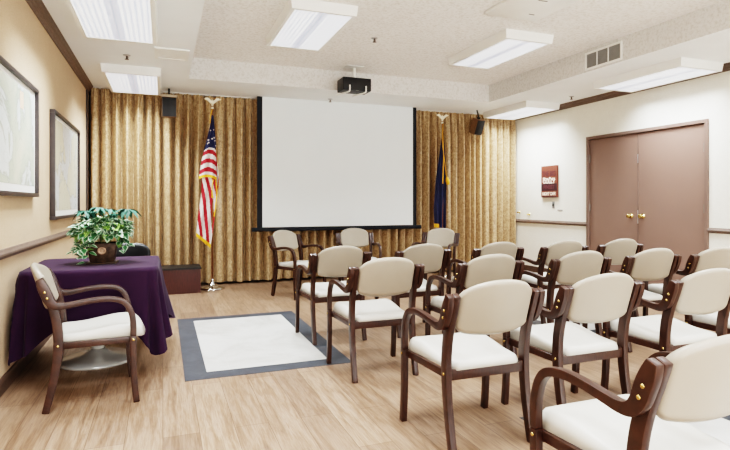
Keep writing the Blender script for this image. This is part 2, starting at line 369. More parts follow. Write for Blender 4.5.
# ------------------------------------------------------------------ chairs
def make_chair():
    t = thing('armchair', 'x', 'chair', group='cream padded wooden armchairs')
    xf, xr = 0.262, 0.225
    W = M['wood']
    # front leg and arm: one bent lamination, split at the seat rail
    low = smooth_pts([(0.464, 0.0), (0.452, 0.12), (0.446, 0.25), (0.445, 0.40)], 4)
    arm = smooth_pts([(0.445, 0.40, 0.035), (0.446, 0.455, 0.035), (0.440, 0.520, 0.034), (0.420, 0.577, 0.033), (0.385, 0.614, 0.032), (0.335, 0.629, 0.031), (0.275, 0.633, 0.031),
                      (0.200, 0.627, 0.031), (0.130, 0.616, 0.033), (0.075, 0.609, 0.037), (0.035, 0.616, 0.045), (0.008, 0.646, 0.053), (-0.008, 0.688, 0.057), (-0.024, 0.728, 0.054), (-0.040, 0.770, 0.036)], 4)
    rear = smooth_pts([(-0.012, 0.0, 0.038), (0.016, 0.12, 0.042), (0.040, 0.25, 0.046), (0.052, 0.38, 0.050), (0.046, 0.50, 0.050), (0.022, 0.61, 0.050), (-0.012, 0.70, 0.047), (-0.041, 0.770, 0.036)], 4)
    for s in (-1, 1):
        bm = bmesh.new(); bm_ribbon(bm, low, s*xf-0.016, s*xf+0.016, 0.036); bevel(bm, 0.005); obj('leg', bm, W, t, 35)
        bm = bmesh.new(); bm_ribbon(bm, arm, s*xf-0.016, s*xf+0.016, 0.034)
        for v in bm.verts:   # the arm drifts inwards to meet the upright
            k = max(0, min(1, (0.40-v.co.y)/0.36)) if v.co.z > 0.5 else 0
            v.co.x -= s*0.004*k
        bevel(bm, 0.005); obj('armrest', bm, W, t, 35)
        bm = bmesh.new(); bm_ribbon(bm, rear, s*xr-0.0165, s*xr+0.0165, 0.045); bevel(bm, 0.005); obj('leg', bm, W, t, 35)
        # side rail
        bm = bmesh.new()
        vs = bm_box(bm, -0.010, 0.010, 0.03, 0.455, 0.358, 0.394)
        for v in bm.verts: v.co.x += s*(0.220 + (v.co.y-0.03)/0.425*0.024); v.co.z -= 0.0 if v.co.y > 0.2 else 0.004
        bevel(bm, 0.003); obj('side_rail', bm, W, t, 35)
        for (yy, zz, xx) in ((0.0, 0.661, xf-0.004+0.016), (-0.013, 0.696, xf-0.004+0.016), (0.446, 0.378, xf+0.016), (0.050, 0.378, xr+0.0165)):
            bm = bmesh.new(); bm_lathe(bm, [(0.0075, 0), (0.0075, 0.002), (0.005, 0.004), (0.001, 0.0045)], 0, 0, 12)
            bmesh.ops.rotate(bm, verts=bm.verts, cent=(0, 0, 0), matrix=Matrix.Rotation(R(90*s), 3, 'Y'))
            bmesh.ops.translate(bm, verts=bm.verts, vec=(s*xx, yy, zz)); obj('bolt', bm, M['brass'], t)
    bm = bmesh.new(); bm_box(bm, -0.212, 0.212, 0.036, 0.062, 0.345, 0.398); bevel(bm, 0.003); obj('rear_rail', bm, W, t, 35)
    bm = bmesh.new(); bm_box(bm, -0.247, 0.247, 0.425, 0.447, 0.352, 0.392); bevel(bm, 0.003); obj('front_rail', bm, W, t, 35)
    # seat cushion
    def outline(u, v):
        a, b = 2*u-1, 2*v-1            # a across, b back to front
        y = 0.278 + b*0.252
        hw = (0.209 + (b+1)/2*0.036)
        # rounded corners
        k = 1 - 0.16*max(0, abs(b)-0.6)/0.4*max(0, abs(b)-0.6)/0.4
        return a*hw*k, y - 0.02*a*a*max(0, b), a, b
    def top(u, v):
        x, y, a, b = outline(u, v)
        e = min(1, (1-max(abs(a), abs(b)))/0.22); r = math.sqrt(max(0, 1-(1-e)**2))
        z = 0.395 + r*(0.046 + 0.010*math.sin((b+0.25)*1.9) + 0.008*math.sin(b*3.4)*(0.4+0.6*abs(a))) + 0.006*r*a*a
        return (x, y, z - max(0, b-0.7)*0.03)
    def bot(u, v):
        x, y, a, b = outline(u, v); e = min(1, (1-max(abs(a), abs(b)))/0.1)
        return (x, y, 0.395-0.010*math.sqrt(e) - max(0, b-0.7)*0.03)
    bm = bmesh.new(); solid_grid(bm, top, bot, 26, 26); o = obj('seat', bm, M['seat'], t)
    # backrest pad
    def bo(u, v):
        a, b = 2*u-1, v; s = abs(a)
        zt = 0.838 - 0.052*s**2.2 - 0.035*s**12; zb = 0.562 + 0.022*s**2.2 + 0.035*s**14
        z = zb + (zt-zb)*b; hw = 0.204 + 0.004*(z-0.55)/0.25
        return a*hw, z, a, b
    def yc(x, z): return 0.022 - (z-0.58)*0.30 - 0.018 + 0.9*(x*x) - 0.02
    def ed(a, b):
        e = min((1-abs(a))/0.11, (0.5-abs(b-0.5))/0.09); e = max(0, min(1, e)); return math.sqrt(max(0, 1-(1-e)**2))
    def pf(u, v):
        x, z, a, b = bo(u, v); return (x, yc(x, z) + 0.024*ed(a, b), z)
    def pb(u, v):
        x, z, a, b = bo(u, v); return (x, yc(x, z) - 0.017*ed(a, b), z)
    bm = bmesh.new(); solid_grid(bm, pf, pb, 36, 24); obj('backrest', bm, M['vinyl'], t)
    return t
chair = make_chair()
def k_(x, y, r, lab): return (x, y, r, lab)
chairs = [
    (1.505, 1.100, 0, 'large foreground armchair cut off by the lower right corner, nearest the camera'),
    (1.500, 2.190, 0, 'cream armchair with open floor to its left, leftmost behind the foreground chair'),
    (2.170, 2.195, 0, 'cream armchair directly behind the arm of the large foreground chair'),
    (2.880, 2.140, -1, 'cream armchair above the foreground backrest, its own backrest touching the right edge'),
    (3.620, 2.150, -1, 'armchair at the right edge showing only a seat corner and front leg'),
    (1.420, 3.330, 0, 'cream armchair whose front leg stands on the near corner of the tile inlay'),
    (2.210, 3.270, 0, 'second armchair from the left in the second row from the screen'),
    (3.010, 3.245, -2, 'third armchair from the left in the second row from the screen'),
    (3.725, 3.215, -3, 'fourth armchair from the left in the second row, before the right door leaf'),
    (4.340, 3.130, -3, 'armchair below the short piece of chair rail at the right edge'),
    (1.420, 4.330, 0, 'cream armchair with two legs on the long edge of the tile inlay'),
    (2.190, 4.290, 0, 'second audience armchair of the front row, below the lower right screen corner'),
    (2.955, 4.240, 0, 'front row audience armchair seen against the right end of the gold curtain'),
    (3.675, 4.175, -2, 'front row audience armchair seen against the cream wall left of the doors'),
    (4.385, 4.165, -3, 'rear audience armchair below the brass door knobs'),
    (-0.637, 3.692, -84, 'armchair turned side-on beside the purple covered table'),
    (1.525, 6.920, -150, 'armchair near the flag turned sideways in front of the curtain'),
    (2.560, 7.110, 172, 'armchair facing the camera below the middle of the projection screen'),
    (3.700, 6.680, 132, 'armchair facing the audience by the blue flag and screen corner'),
]
for i, (x, y, r, lab) in enumerate(chairs):
    if i == 0:
        chair.location = (x, y, 0); chair.rotation_euler = (0, 0, R(r)); chair['label'] = lab
    else: dup(chair, (x, y, 0), R(r), lab)

# ------------------------------------------------------------------ curtains
def curtain(x0, x1, label, seed):
    rnd = random.Random(seed); t = thing('curtain', label, 'curtain', ((x0+x1)/2, 8.075, 0), group='gold damask stage curtains')
    # irregular folds
    knots = [x0]
    while knots[-1] < x1: knots.append(knots[-1] + rnd.uniform(0.11, 0.17))
    amps = [rnd.uniform(0.7, 1.15) for _ in knots]
    def fold(x):
        for i in range(len(knots)-1):
            if knots[i] <= x <= knots[i+1]:
                f = (x-knots[i])/(knots[i+1]-knots[i]); return i, f
        return len(knots)-2, 1.0
    nx = int((x1-x0)/0.009); zs = [0.035, 0.06, 0.3, 0.7, 1.1, 1.5, 1.9, 2.2, 2.4, 2.55, 2.62, 2.68, 2.762]
    bm = bmesh.new(); rows = []
    for z in zs:
        row = []
        h = max(0, (z-2.4)/0.34)
        for i in range(nx+1):
            x = x0 + (x1-x0)*i/nx; k, f = fold(x)
            sft = 0.02*math.sin(z*1.7+k*1.3)
            w = 1.0 - 2.0*abs(math.sin(math.pi*(f+sft*(1-h))))**0.72
            y = 0.092*amps[k]*(w + 0.12*math.cos(4*math.pi*f + k))*(1-0.45*h)
            y += 0.022*h*math.cos(6*math.pi*f)
            zz = z + (0.006*math.sin(k*2.1) if z < 0.1 else 0)
            row.append(bm.verts.new((x-(x0+x1)/2, y - 0.0, zz)))
        rows.append(row)
    for j in range(len(zs)-1):
        for i in range(nx): bm.faces.new((rows[j][i], rows[j][i+1], rows[j+1][i+1], rows[j+1][i])).smooth = True
    obj('drape', bm, M['curtain'], t)
    boxobj('track', (x0-(x0+x1)/2, x1-(x0+x1)/2, -0.03, 0.03, 2.768, 2.7795), M['white'], t)
    return t
curtain(XL+0.02, 2.60, 'left gold damask curtain hanging behind the american flag', 3)
curtain(2.61, XR-0.02, 'right gold damask curtain hanging behind the blue flag', 5)

# ------------------------------------------------------------------ projection screen
t = thing('hanging_screen', 'large white projection screen with black side borders hanging before the curtains', 'screen', (2.617, 7.9, 0))
SX0, SX1, SZ0 = 1.303-2.617, 3.925-2.617, 0.80
boxobj('screen_cloth', (SX0+0.078, SX1-0.062, -0.003, 0.003, 0.835, 2.779), M['screen'], t)
for a, b in ((SX0, SX0+0.078), (SX1-0.062, SX1)):
    bm = bmesh.new(); bm_box(bm, a, b, -0.004, 0.004, 0.82, 2.779); 
    o = obj('black_border', bm, M['blackfab'], t)
bm = bmesh.new(); bm_box(bm, SX0-0.08, SX1+0.09, -0.018, 0.018, 0.772, 0.832); bevel(bm, 0.008, 3); obj('weight_bar', bm, M['blackfab'], t, 40)

# ------------------------------------------------------------------ ceiling lights
def ceiling_light(x0, x1, y0, y1, zc, label):
    cx, cy = (x0+x1)/2, (y0+y1)/2; w, d = (x1-x0)/2, (y1-y0)/2; h = 0.095
    t = thing('ceiling_light', label, 'ceiling light', (cx, cy, zc), group='boxy fluorescent ceiling lights')
    fr_ = 0.035; bm = bmesh.new()
    # housing: slightly tapering box, open ring at the bottom
    W_, D_ = w+fr_, d+fr_
    top = [(-W_-0.012, -D_-0.012), (W_+0.012, -D_-0.012), (W_+0.012, D_+0.012), (-W_-0.012, D_+0.012)]
    bot = [(-W_, -D_), (W_, -D_), (W_, D_), (-W_, D_)]; inn = [(-w, -d), (w, -d), (w, d), (-w, d)]
    T = [bm.verts.new((*p, -0.0005)) for p in top]; B = [bm.verts.new((*p, -h)) for p in bot]; I = [bm.verts.new((*p, -h)) for p in inn]; J = [bm.verts.new((*p, -h+0.012)) for p in inn]
    for k in range(4):
        q = (k+1) % 4; bm.faces.new((T[k], T[q], B[q], B[k])); bm.faces.new((B[k], B[q], I[q], I[k])); bm.faces.new((I[k], I[q], J[q], J[k]))
    bm.faces.new(T); bm.faces.new(J[::-1])
    obj('housing', bm, M['white'], t)
    bm = bmesh.new(); bm_box(bm, -w, w, -d, d, -h+0.004, -h+0.008); obj('lens', bm, M['lens'], t)
    for s in (-0.66, -0.34, 0.34, 0.66):
        L = bpy.data.lights.new('tube_lamp', 'AREA'); L.shape = 'RECTANGLE'; L.size = w*0.11; L.size_y = 2*d*0.97
        L.energy = LAMP*0.5; L.color = (0.905, 0.962, 1.0); L.spread = R(SPREAD)
        o = bpy.data.objects.new('tube_lamp', L); C.objects.link(o); o.location = (cx + s*w, cy, zc-h+0.002)
LAMP, SPREAD = 14.5, 118
ceiling_light(-0.635, -0.09, 4.15, 5.32, ZS, 'ceiling light at the top left corner above the framed maps')
ceiling_light(-0.615, -0.065, 6.70, 7.83, ZS, 'ceiling light close to the curtain at the far left')
ceiling_light(1.12, 1.67, 4.72, 5.89, ZC, 'ceiling light on the textured ceiling left of the projector')
ceiling_light(3.45, 3.98, 4.76, 5.90, ZC, 'ceiling light on the textured ceiling right of the projector')
ceiling_light(5.29, 5.86, 4.18, 5.35, ZS, 'ceiling light above the double doors at the right')
ceiling_light(5.29, 5.85, 6.80, 7.90, ZS, 'ceiling light at the far right corner by the curtain')
for x, z in ((-0.36, ZS), (1.4, ZC), (3.7, ZC), (5.57, ZS)):
    for y in (2.2, -0.4, -2.0):
        L = bpy.data.lights.new('tube_lamp', 'AREA'); L.shape = 'RECTANGLE'; L.size = 0.5; L.size_y = 1.1; L.energy = LAMP*2.0; L.spread = R(SPREAD); L.color = (0.905, 0.962, 1.0)
        o = bpy.data.objects.new('tube_lamp', L); C.objects.link(o); o.location = (x, y, z-0.09)

# added fill, not a window: tilted up behind the camera to brighten the ceiling
L = bpy.data.lights.new('fill_lamp', 'AREA'); L.shape = 'RECTANGLE'; L.size = 6.0; L.size_y = 1.9; L.energy = 370; L.color = (0.885, 0.945, 1.0)
o = bpy.data.objects.new('fill_lamp', L); C.objects.link(o); o.location = (2.5, YF+0.05, 1.3); o.rotation_euler = (R(134), 0, 0)

# ------------------------------------------------------------------ ceiling odds and ends
def sprinkler(x, y, z, label):
    t = thing('ceiling_sprinkler', label, 'sprinkler', (x, y, z), group='ceiling sprinkler heads')
    bm = bmesh.new(); bm_lathe(bm, [(0.038, 0), (0.036, -0.006), (0.016, -0.012)], 0, 0, 20); obj('escutcheon', bm, M['steel'], t)
    bm = bmesh.new(); bm_lathe(bm, [(0.010, -0.011), (0.010, -0.04), (0.022, -0.043), (0.022, -0.047), (0.004, -0.048)], 0, 0, 14)
    bm_tube(bm, [(0.009, 0, -0.012), (0.014, 0, -0.028), (0.003, 0, -0.043)], 0.003, 6); obj('deflector', bm, M['hinge'], t)
sprinkler(-0.36, 6.20, ZS, 'small sprinkler head between the two left ceiling lights')
sprinkler(2.38, 7.72, ZS, 'small sprinkler head just above the projection screen')
sprinkler(5.665, 6.25, ZS, 'small sprinkler head between the two right soffit lights')
sprinkler(2.22, 5.52, ZC, 'small sprinkler head on the textured ceiling above the projector')

def grille(name, label, x0, x1, y0, y1, z, slots, m2):
    t = thing(name, label, 'air vent', ((x0+x1)/2, (y0+y1)/2, z)); w, d = (x1-x0)/2, (y1-y0)/2
    bm = bmesh.new(); fr_ = 0.03
    for b in ((-w, w, -d, -d+fr_), (-w, w, d-fr_, d), (-w, -w+fr_, -d+fr_, d-fr_), (w-fr_, w, -d+fr_, d-fr_)): bm_box(bm, *b, -0.016, 0)
    obj('frame', bm, M['white'], t)
    bm = bmesh.new(); n = slots
    for i in range(n):
        y = -d+fr_ + (2*d-2*fr_)*(i+0.5)/n; vs = bm_box(bm, -w+fr_, w-fr_, y-(d-fr_)/n*0.92, y+(d-fr_)/n*0.92, -0.010, -0.006)
    obj('louvers', bm, M['white'], t)
    boxobj('duct_backing', (-w+fr_, w-fr_, -d+fr_, d-fr_, -0.003, -0.0005), m2, t)
    return t
grille('ceiling_vent', 'flat white vent in the smooth soffit beside the near left light', -0.08, 0.26, 5.76, 6.17, ZS, 6, M['white'])
# white access panel with slots, top of the picture
t = thing('ceiling_panel', 'white square ceiling panel with small dark slots at the top edge', 'ceiling panel', (3.2, 4.02, ZC))
bm = bmesh.new(); bm_box(bm, -0.30, 0.30, -0.35, 0.35, -0.03, 0); bevel(bm, 0.012, 2); obj('cover', bm, M['white'], t, 40)
for (a, b, c) in ((-0.05, 0.11, -0.14), (0.10, 0.16, 0.18)): boxobj('slot', (a, a+0.10 if c < 0 else b, c, c+0.012, -0.0315, -0.0295), M['lvdark'], t)
# wall register on the raised face
t = thing('wall_vent', 'grey louvred air register on the raised ceiling edge above the doors', 'air vent', (CX1, 4.77, 2.905))
bm = bmesh.new(); y0, y1, z0, z1 = -0.275, 0.275, -0.105, 0.105
for b in ((y0, y1, z0, z0+0.022), (y0, y1, z1-0.022, z1), (y0, y0+0.022, z0+0.022, z1-0.022), (y1-0.022, y1, z0+0.022, z1-0.022), (-0.085, -0.075, z0+0.022, z1-0.022), (0.082, 0.092, z0+0.022, z1-0.022)): bm_box(bm, -0.012, 0, *b)
obj('frame', bm, M['white'], t)
bm = bmesh.new()
for i in range(40):
    y = y0+0.03+(y1-y0-0.06)*i/39
    if y < 0.09 and y > -0.075 or y > 0.1 or y < -0.09: bm_box(bm, -0.005, -0.002, y-0.0035, y+0.0035, z0+0.02, z1-0.02)
obj('louvers', bm, M['grey'], t)
boxobj('duct_backing', (-0.002, -0.0005, y0+0.02, y1-0.02, z0+0.02, z1-0.02), M['louver'], t)

# ------------------------------------------------------------------ projector
t = thing('projector', 'black ceiling projector on a white pole in front of the screen', 'projector', (2.43, 6.78, 0))
bm = bmesh.new(); bm_box(bm, -0.20, 0.20, -0.13, 0.13, 2.705, 2.875); bevel(bm, 0.012, 3); obj('body', bm, M['black'], t, 40)
bm = bmesh.new(); bm_lathe(bm, [(0.022, 2.86), (0.022, 3.03)], 0, 0, 16); obj('pole', bm, M['white'], t)
bm = bmesh.new(); bm_box(bm, -0.12, 0.12, -0.08, 0.08, 3.04, ZC); bevel(bm, 0.006); obj('ceiling_plate', bm, M['white'], t, 40)
for x in (-0.115, 0.115):
    bm = bmesh.new(); bm_tube(bm, smooth_pts([(x-0.10, 0.10, 2.672), (x-0.05, -0.02, 2.674), (x-0.01, -0.12, 2.678), (x, -0.145, 2.69), (x+0.003, -0.147, 2.73), (x+0.003, -0.145, 2.765)], 3), 0.010, 8); obj('bracket_arm', bm, M['white'], t)
bm = bmesh.new(); bm_box(bm, -0.02, 0.02, -0.1315, -0.13, 2.70, 2.704); obj('indicator', bm, M['grey'], t)
bm = bmesh.new(); bm_lathe(bm, [(0.045, 0), (0.045, 0.012), (0.030, 0.02), (0.028, 0.012)], 0, 0, 20)
bmesh.ops.rotate(bm, verts=bm.verts, cent=(0, 0, 0), matrix=Matrix.Rotation(R(-90), 3, 'X')); bmesh.ops.translate(bm, verts=bm.verts, vec=(0.08, 0.13, 2.775)); obj('lens', bm, M['grey'], t)

# ------------------------------------------------------------------ loudspeakers
def speaker(x, y, z, rz, tilt, w, h, label):
    t = thing('loudspeaker', label, 'loudspeaker', (x, y, z), R(rz), group='ceiling hung loudspeakers')
    t.rotation_euler = (R(tilt), 0, R(rz))
    bm = bmesh.new(); bm_box(bm, -w/2, w/2, -0.07, 0.09, -h/2, h/2); bevel(bm, 0.005); obj('cabinet', bm, M['speakerwood'], t, 40)
    bm = bmesh.new(); bm_box(bm, -w/2+0.006, w/2-0.006, -0.082, -0.0705, -h/2+0.006, h/2-0.006); bevel(bm, 0.004); obj('grille', bm, M['black'], t, 40)
    bm = bmesh.new(); bm_box(bm, -0.02, 0.02, 0.0, 0.04, h/2, h/2+0.03); obj('bracket', bm, M['black'], t)
    bm = bmesh.new()
    Rm = t.rotation_euler.to_matrix().inverted()
    p0 = Vector((0, 0.02, h/2+0.02)); p1 = Rm @ Vector((0, 0.01, ZS - z - 0.001)); bm_tube(bm, [p0, p1], 0.012, 10); obj('hanger', bm, M['black'], t)
    return t
left_speaker = speaker(0.08, 7.80, 2.515, 0, 3, 0.19, 0.27, 'black fronted loudspeaker hanging left of the american flag')
speaker(5.00, 7.74, 2.50, 4, 26, 0.155, 0.26, 'tilted brown sided loudspeaker hanging near the right corner')
boxobj('cap', (-0.105, 0.105, -0.085, 0.09, 0.136, 0.170), M['capbeige'], left_speaker, 0.004)

# ------------------------------------------------------------------ flags
def eagle(t, z):
    bm = bmesh.new()
    bm_lathe(bm, [(0.012, z-0.12), (0.02, z-0.10), (0.008, z-0.08), (0.016, z-0.055), (0.014, z-0.03), (0.012, z), (0.006, z+0.02)], 0, 0, 12)
    for s in (-1, 1):
        out = [(0.0, -0.01), (0.03, 0.012), (0.055, 0.034), (0.085, 0.036), (0.115, 0.02), (0.098, 0.008), (0.075, 0.004), (0.05, -0.016), (0.02, -0.045)]
        A = [bm.verts.new((s*x, -0.012, z+zz)) for x, zz in out]; B = [bm.verts.new((s*x, 0.004, z+zz)) for x, zz in out]; n = len(out)
        bm.faces.new(A); bm.faces.new(B[::-1])
        for i in range(n): bm.faces.new((A[i], A[(i+1) % n], B[(i+1) % n], B[i]))
    return obj('eagle_finial', bm, M['finial'], t)
M['finial'] = plain('pale_gilt_finial', rgb(236, 228, 206), 0.35, 0.06, 30, metal=0.0)
def stand(t, zt):
    bm = bmesh.new(); bm_lathe(bm, [(0.165, 0.0), (0.165, 0.012), (0.13, 0.022), (0.06, 0.05), (0.03, 0.08), (0.022, 0.12), (0.02, 0.14)], 0, 0, 32); obj('base', bm, M['chrome'], t)
    bm = bmesh.new(); bm_lathe(bm, [(0.014, 0.12), (0.014, zt-0.11)], 0, 0, 14); obj('pole', bm, M['polewood'], t)
M['chrome'] = plain('chrome_base', rgb(222, 224, 226), 0.15, 0.05, 10, metal=1.0)
def cloth(L_edge, R_edge, zt, zb, slope, folds, amp, pick, yoff, ns=40, nt=90, curl=0.0):
    """hanging cloth: edges are functions of t in 0..1 (top to bottom); pick gives a material per (s,t)"""
    bm = bmesh.new(); G = []
    for j in range(nt+1):
        v = j/nt; row = []
        for i in range(ns+1):
            u = i/ns; x = L_edge(v)*(1-u)+R_edge(v)*u
            z = zt + (zb-zt)*v + slope(u, v)
            y = yoff + amp*(0.35+0.65*v)*math.sin(folds*2*math.pi*u + 1.5*v) - curl*math.sin(math.pi*u)
            row.append(bm.verts.new((x, y, z)))
        G.append(row)
    for j in range(nt):
        for i in range(ns):
            f = bm.faces.new((G[j][i], G[j][i+1], G[j+1][i+1], G[j+1][i])); f.smooth = True; f.material_index = pick((i+0.5)/ns, (j+0.5)/nt)
    return bm
def lerp(pts):
    def f(v):
        for (a, x), (b, y) in zip(pts, pts[1:]):
            if v <= b: return x + (y-x)*(v-a)/(b-a)
        return pts[-1][1]
    return f
t = thing('flag', 'american flag with gold fringe hanging limp on a wooden pole', 'flag', (0.645, 7.66, 0))
stand(t, 2.66); eagle(t, 2.625)
mats = [M['navy'], M['red'], M['flagwhite'], M['gold']]
# back fold, reaching down right
def pk_back(u, v):
    if v > 0.955 or u > 0.93: return 3
    if v < 0.30: return 0
    return 1 + int((u*1.2 + v*2.4)*3.2) % 2
bm = cloth(lerp([(0, -0.01), (0.3, 0.0), (1, 0.02)]), lerp([(0, 0.01), (0.25, 0.04), (0.6, 0.095), (0.85, 0.075), (1, 0.03)]), 2.42, 1.02, lambda u, v: -0.10*v*(1-u), 2, 0.012, pk_back, 0.01, 20, 70)
obj('back_fold', bm, mats, t)
# lower diagonal fold
def pk_low(u, v):
    if v > 0.955: return 3
    if u > 0.94 and v < 0.6: return 3
    return 1 + int((u*1.0 - v*1.1 + 4)*4.4) % 2
bm = cloth(lerp([(0, -0.14), (0.35, -0.15), (0.7, -0.195), (1, -0.215)]), lerp([(0, 0.04), (0.3, 0.07), (0.6, 0.03), (1, -0.03)]), 1.66, 0.74, lambda u, v: -0.17*u*v, 2.5, 0.016, pk_low, -0.012, 30, 80)
obj('lower_fold', bm, mats, t)
# upper front fold: canton then bowed stripes
def pk_up(u, v):
    d = v + 0.03*math.sin(3*u)
    if v > 0.955: return 3
    if d < 0.56 - 0.02*u: return 0
    return 2 - int((d-0.51)*14) % 2
bm = cloth(lerp([(0, -0.012), (0.15, -0.03), (0.42, -0.085), (0.7, -0.145), (1, -0.185)]), lerp([(0, 0.012), (0.4, 0.045), (1, 0.055)]), 2.42, 1.53, lambda u, v: 0.03*math.sin(u*math.pi)*v - 0.01*u, 2, 0.014, pk_up, -0.030, 30, 90, 0.015)
up = obj('front_fold', bm, mats, t)
bm = bmesh.new(); rnd = random.Random(4)
for (sx, sz, r) in ((-0.055, 2.03, .017), (0.018, 2.10, .015), (-0.06, 2.065, .018), (-0.008, 2.085, .017), (0.03, 2.06, .014), (-0.03, 2.20, .013), (0.012, 2.21, .012), (0.04, 1.99, .013), (-0.07, 2.015, .012)):
    vs = []
    for k in range(10):
        a = math.pi/2 + k*math.pi/5; rr = r if k % 2 == 0 else r*0.42
        vs.append(bm.verts.new((sx+rr*math.cos(a), -0.067, sz+rr*math.sin(a))))
    bm.faces.new(vs)
obj('stars', bm, M['flagwhite'], up)
bm = bmesh.new(); bm_tube(bm, smooth_pts([(-0.005, -0.04, 2.5), (-0.03, -0.05, 2.40), (-0.035, -0.06, 2.30)], 3), 0.006, 6); bm_tube(bm, smooth_pts([(0.005, -0.06, 1.52), (-0.01, -0.07, 1.40), (-0.005, -0.07, 1.27)], 3), [0.006]*3+[0.008]*3+[0.018], 8); obj('cord', bm, M['gold'], t)

t = thing('flag', 'dark blue flag with gold fringe hanging right of the screen', 'flag', (4.315, 7.72, 0))
stand(t, 2.66); eagle(t, 2.625)
def pk_b(u, v):
    if u > 0.62 and u < 0.74 and v < 0.55: return 3
    if v > 0.965 and u < 0.45: return 3
    return 0
bm = cloth(lerp([(0, -0.01), (0.2, -0.05), (0.5, -0.125), (0.8, -0.165), (1, -0.15)]), lerp([(0, 0.01), (0.3, 0.05), (0.6, 0.055), (1, 0.045)]), 2.42, 0.80, lambda u, v: -0.02*u, 2.5, 0.018, pk_b, -0.02, 36, 80)
obj('front_fold', bm, [M['blue'], M['red'], M['flagwhite'], M['gold']], t)
def pk_c(u, v): return 3 if (u < 0.10 or v > 0.95) else 0
bm = cloth(lerp([(0, -0.005), (0.5, 0.02), (1, 0.03)]), lerp([(0, 0.012), (0.4, 0.05), (0.7, 0.085), (1, 0.06)]), 2.40, 1.30, lambda u, v: -0.06*(1-u)*v, 1.5, 0.012, pk_c, 0.0, 20, 60)
obj('back_fold', bm, [M['blue'], M['red'], M['flagwhite'], M['gold']], t)
bm = bmesh.new(); bm_tube(bm, smooth_pts([(-0.005, -0.04, 2.5), (-0.03, -0.05, 2.25), (0.0, -0.06, 1.95), (0.05, -0.06, 1.6)], 4), 0.006, 6)
bm_tube(bm, [(0.055, -0.06, 1.62), (0.065, -0.06, 1.56), (0.075, -0.06, 1.50)], [0.02, 0.034, 0.028], 8); obj('cord_and_tassel', bm, M['gold'], t)

# ------------------------------------------------------------------ low cabinet behind the table
t = thing('low_cabinet', 'low dark mahogany riser with black top against the curtain at left', 'cabinet', (-0.20, 7.60, 0))
boxobj('body', (-0.66, 0.672, -0.22, 0.22, 0.0, 0.315), M['mahogany'], t, 0.003)
boxobj('top', (-0.67, 0.682, -0.228, 0.228, 0.315, 0.338), M['black'], t, 0.004)

# ------------------------------------------------------------------ framed maps
def framed(name, y0, y1, z0, z1, mm, label, legend):
    t = thing(name, label, 'framed map', (XL, (y0+y1)/2, (z0+z1)/2)); hy, hz = (y1-y0)/2, (z1-z0)/2; b = 0.030
    bm = bmesh.new()
    for q in ((-hy, hy, hz-b, hz), (-hy, hy, -hz, -hz+b), (-hy, -hy+b, -hz+b, hz-b), (hy-b, hy, -hz+b, hz-b)): bm_box(bm, 0.001, 0.045, *q)
    bevel(bm, 0.004); obj('frame', bm, M['frame'], t, 40)
    boxobj('margin', (0.002, 0.020, -hy+b, hy-b, -hz+b, hz-b), M['mat_board'], t)
    g = 0.035
    m_ = boxobj('map_print', (0.020, 0.0215, -hy+b+g, hy-b-g, -hz+b+g*1.5, hz-b-g), mm, t)
    if legend: 
        bm = bmesh.new(); bm_box(bm, 0.0215, 0.0222, *legend); obj('legend', bm, M['legend'], m_)
    return t
M['legend'] = plain('pale_orange_legend', rgb(226, 196, 168), 0.5, 0.15, 60)
framed('framed_map', 3.25, 4.80, 1.245, 2.085, M['map1'], 'pale framed map on the tan wall cut off by the left edge', (-0.02+0.30, 0.05+0.33, 0.20, 0.32))
framed('framed_map', 5.45, 7.00, 1.045, 2.045, M['map2'], 'tall framed map on the tan wall nearer the curtain', None)

# ------------------------------------------------------------------ right wall things
t = thing('wall_poster', 'rust red lettered poster board on the cream wall left of the doors', 'poster', (XR, 7.12, 1.553))
boxobj('board', (-0.03, -0.001, -0.195, 0.195, -0.263, 0.263), M['rust'], t, 0.003)
boxobj('band', (-0.0315, -0.030, -0.19, 0.19, -0.155, -0.035), M['plum'], t)
boxobj('band', (-0.0315, -0.030, -0.19, 0.19, -0.26, -0.245), M['plum'], t)
def text(s, z, size, m, parent, xw=1.0):
    c = bpy.data.curves.new('lettering', 'FONT'); c.body = s; c.size = size; c.align_x = 'CENTER'; c.align_y = 'CENTER'; c.extrude = 0.0008; c.offset = 0.003
    c.materials.append(m); o = bpy.data.objects.new('lettering', c); C.objects.link(o); o.parent = parent
    bpy.context.view_layer.update(); me = bpy.data.meshes.new_from_object(o.evaluated_get(bpy.context.evaluated_depsgraph_get()))
    bpy.data.objects.remove(o); o = bpy.data.objects.new('lettering', me); C.objects.link(o); o.parent = parent
    o.location = (-0.033, 0, z); o.rotation_euler = (R(90), 0, R(-90)); o.scale = (xw, 1, 1); return o
text('THE BIG', 0.125, 0.12, M['darkink'], t, 0.75)
text('Max-Bury', 0.045, 0.062, M['ink'], t, 1.2)
text('GULLY', -0.005+0.001, 0.085, M['ink'], t, 1.15)
text('FINEST', -0.095, 0.09, M['darkink'], t, 0.95)
text('NIGHT CAFE', -0.205, 0.07, M['ink'], t, 0.8)
t = thing('light_switch', 'small steel switch plate below the rust red poster', 'switch', (XR, 7.045, 1.165))
boxobj('plate', (-0.006, -0.001, -0.03, 0.03, -0.055, 0.055), M['grey'], t, 0.002); boxobj('toggle', (-0.014, -0.006, -0.010, 0.010, -0.022, 0.022), M['black'], t)
o = boxobj('wall_label', (XR-0.004, XR-0.001, 6.83, 6.95, 1.07, 1.09), M['grey']); tag(o, 'tiny grey label strip on the wall right of the switch plate', 'label')
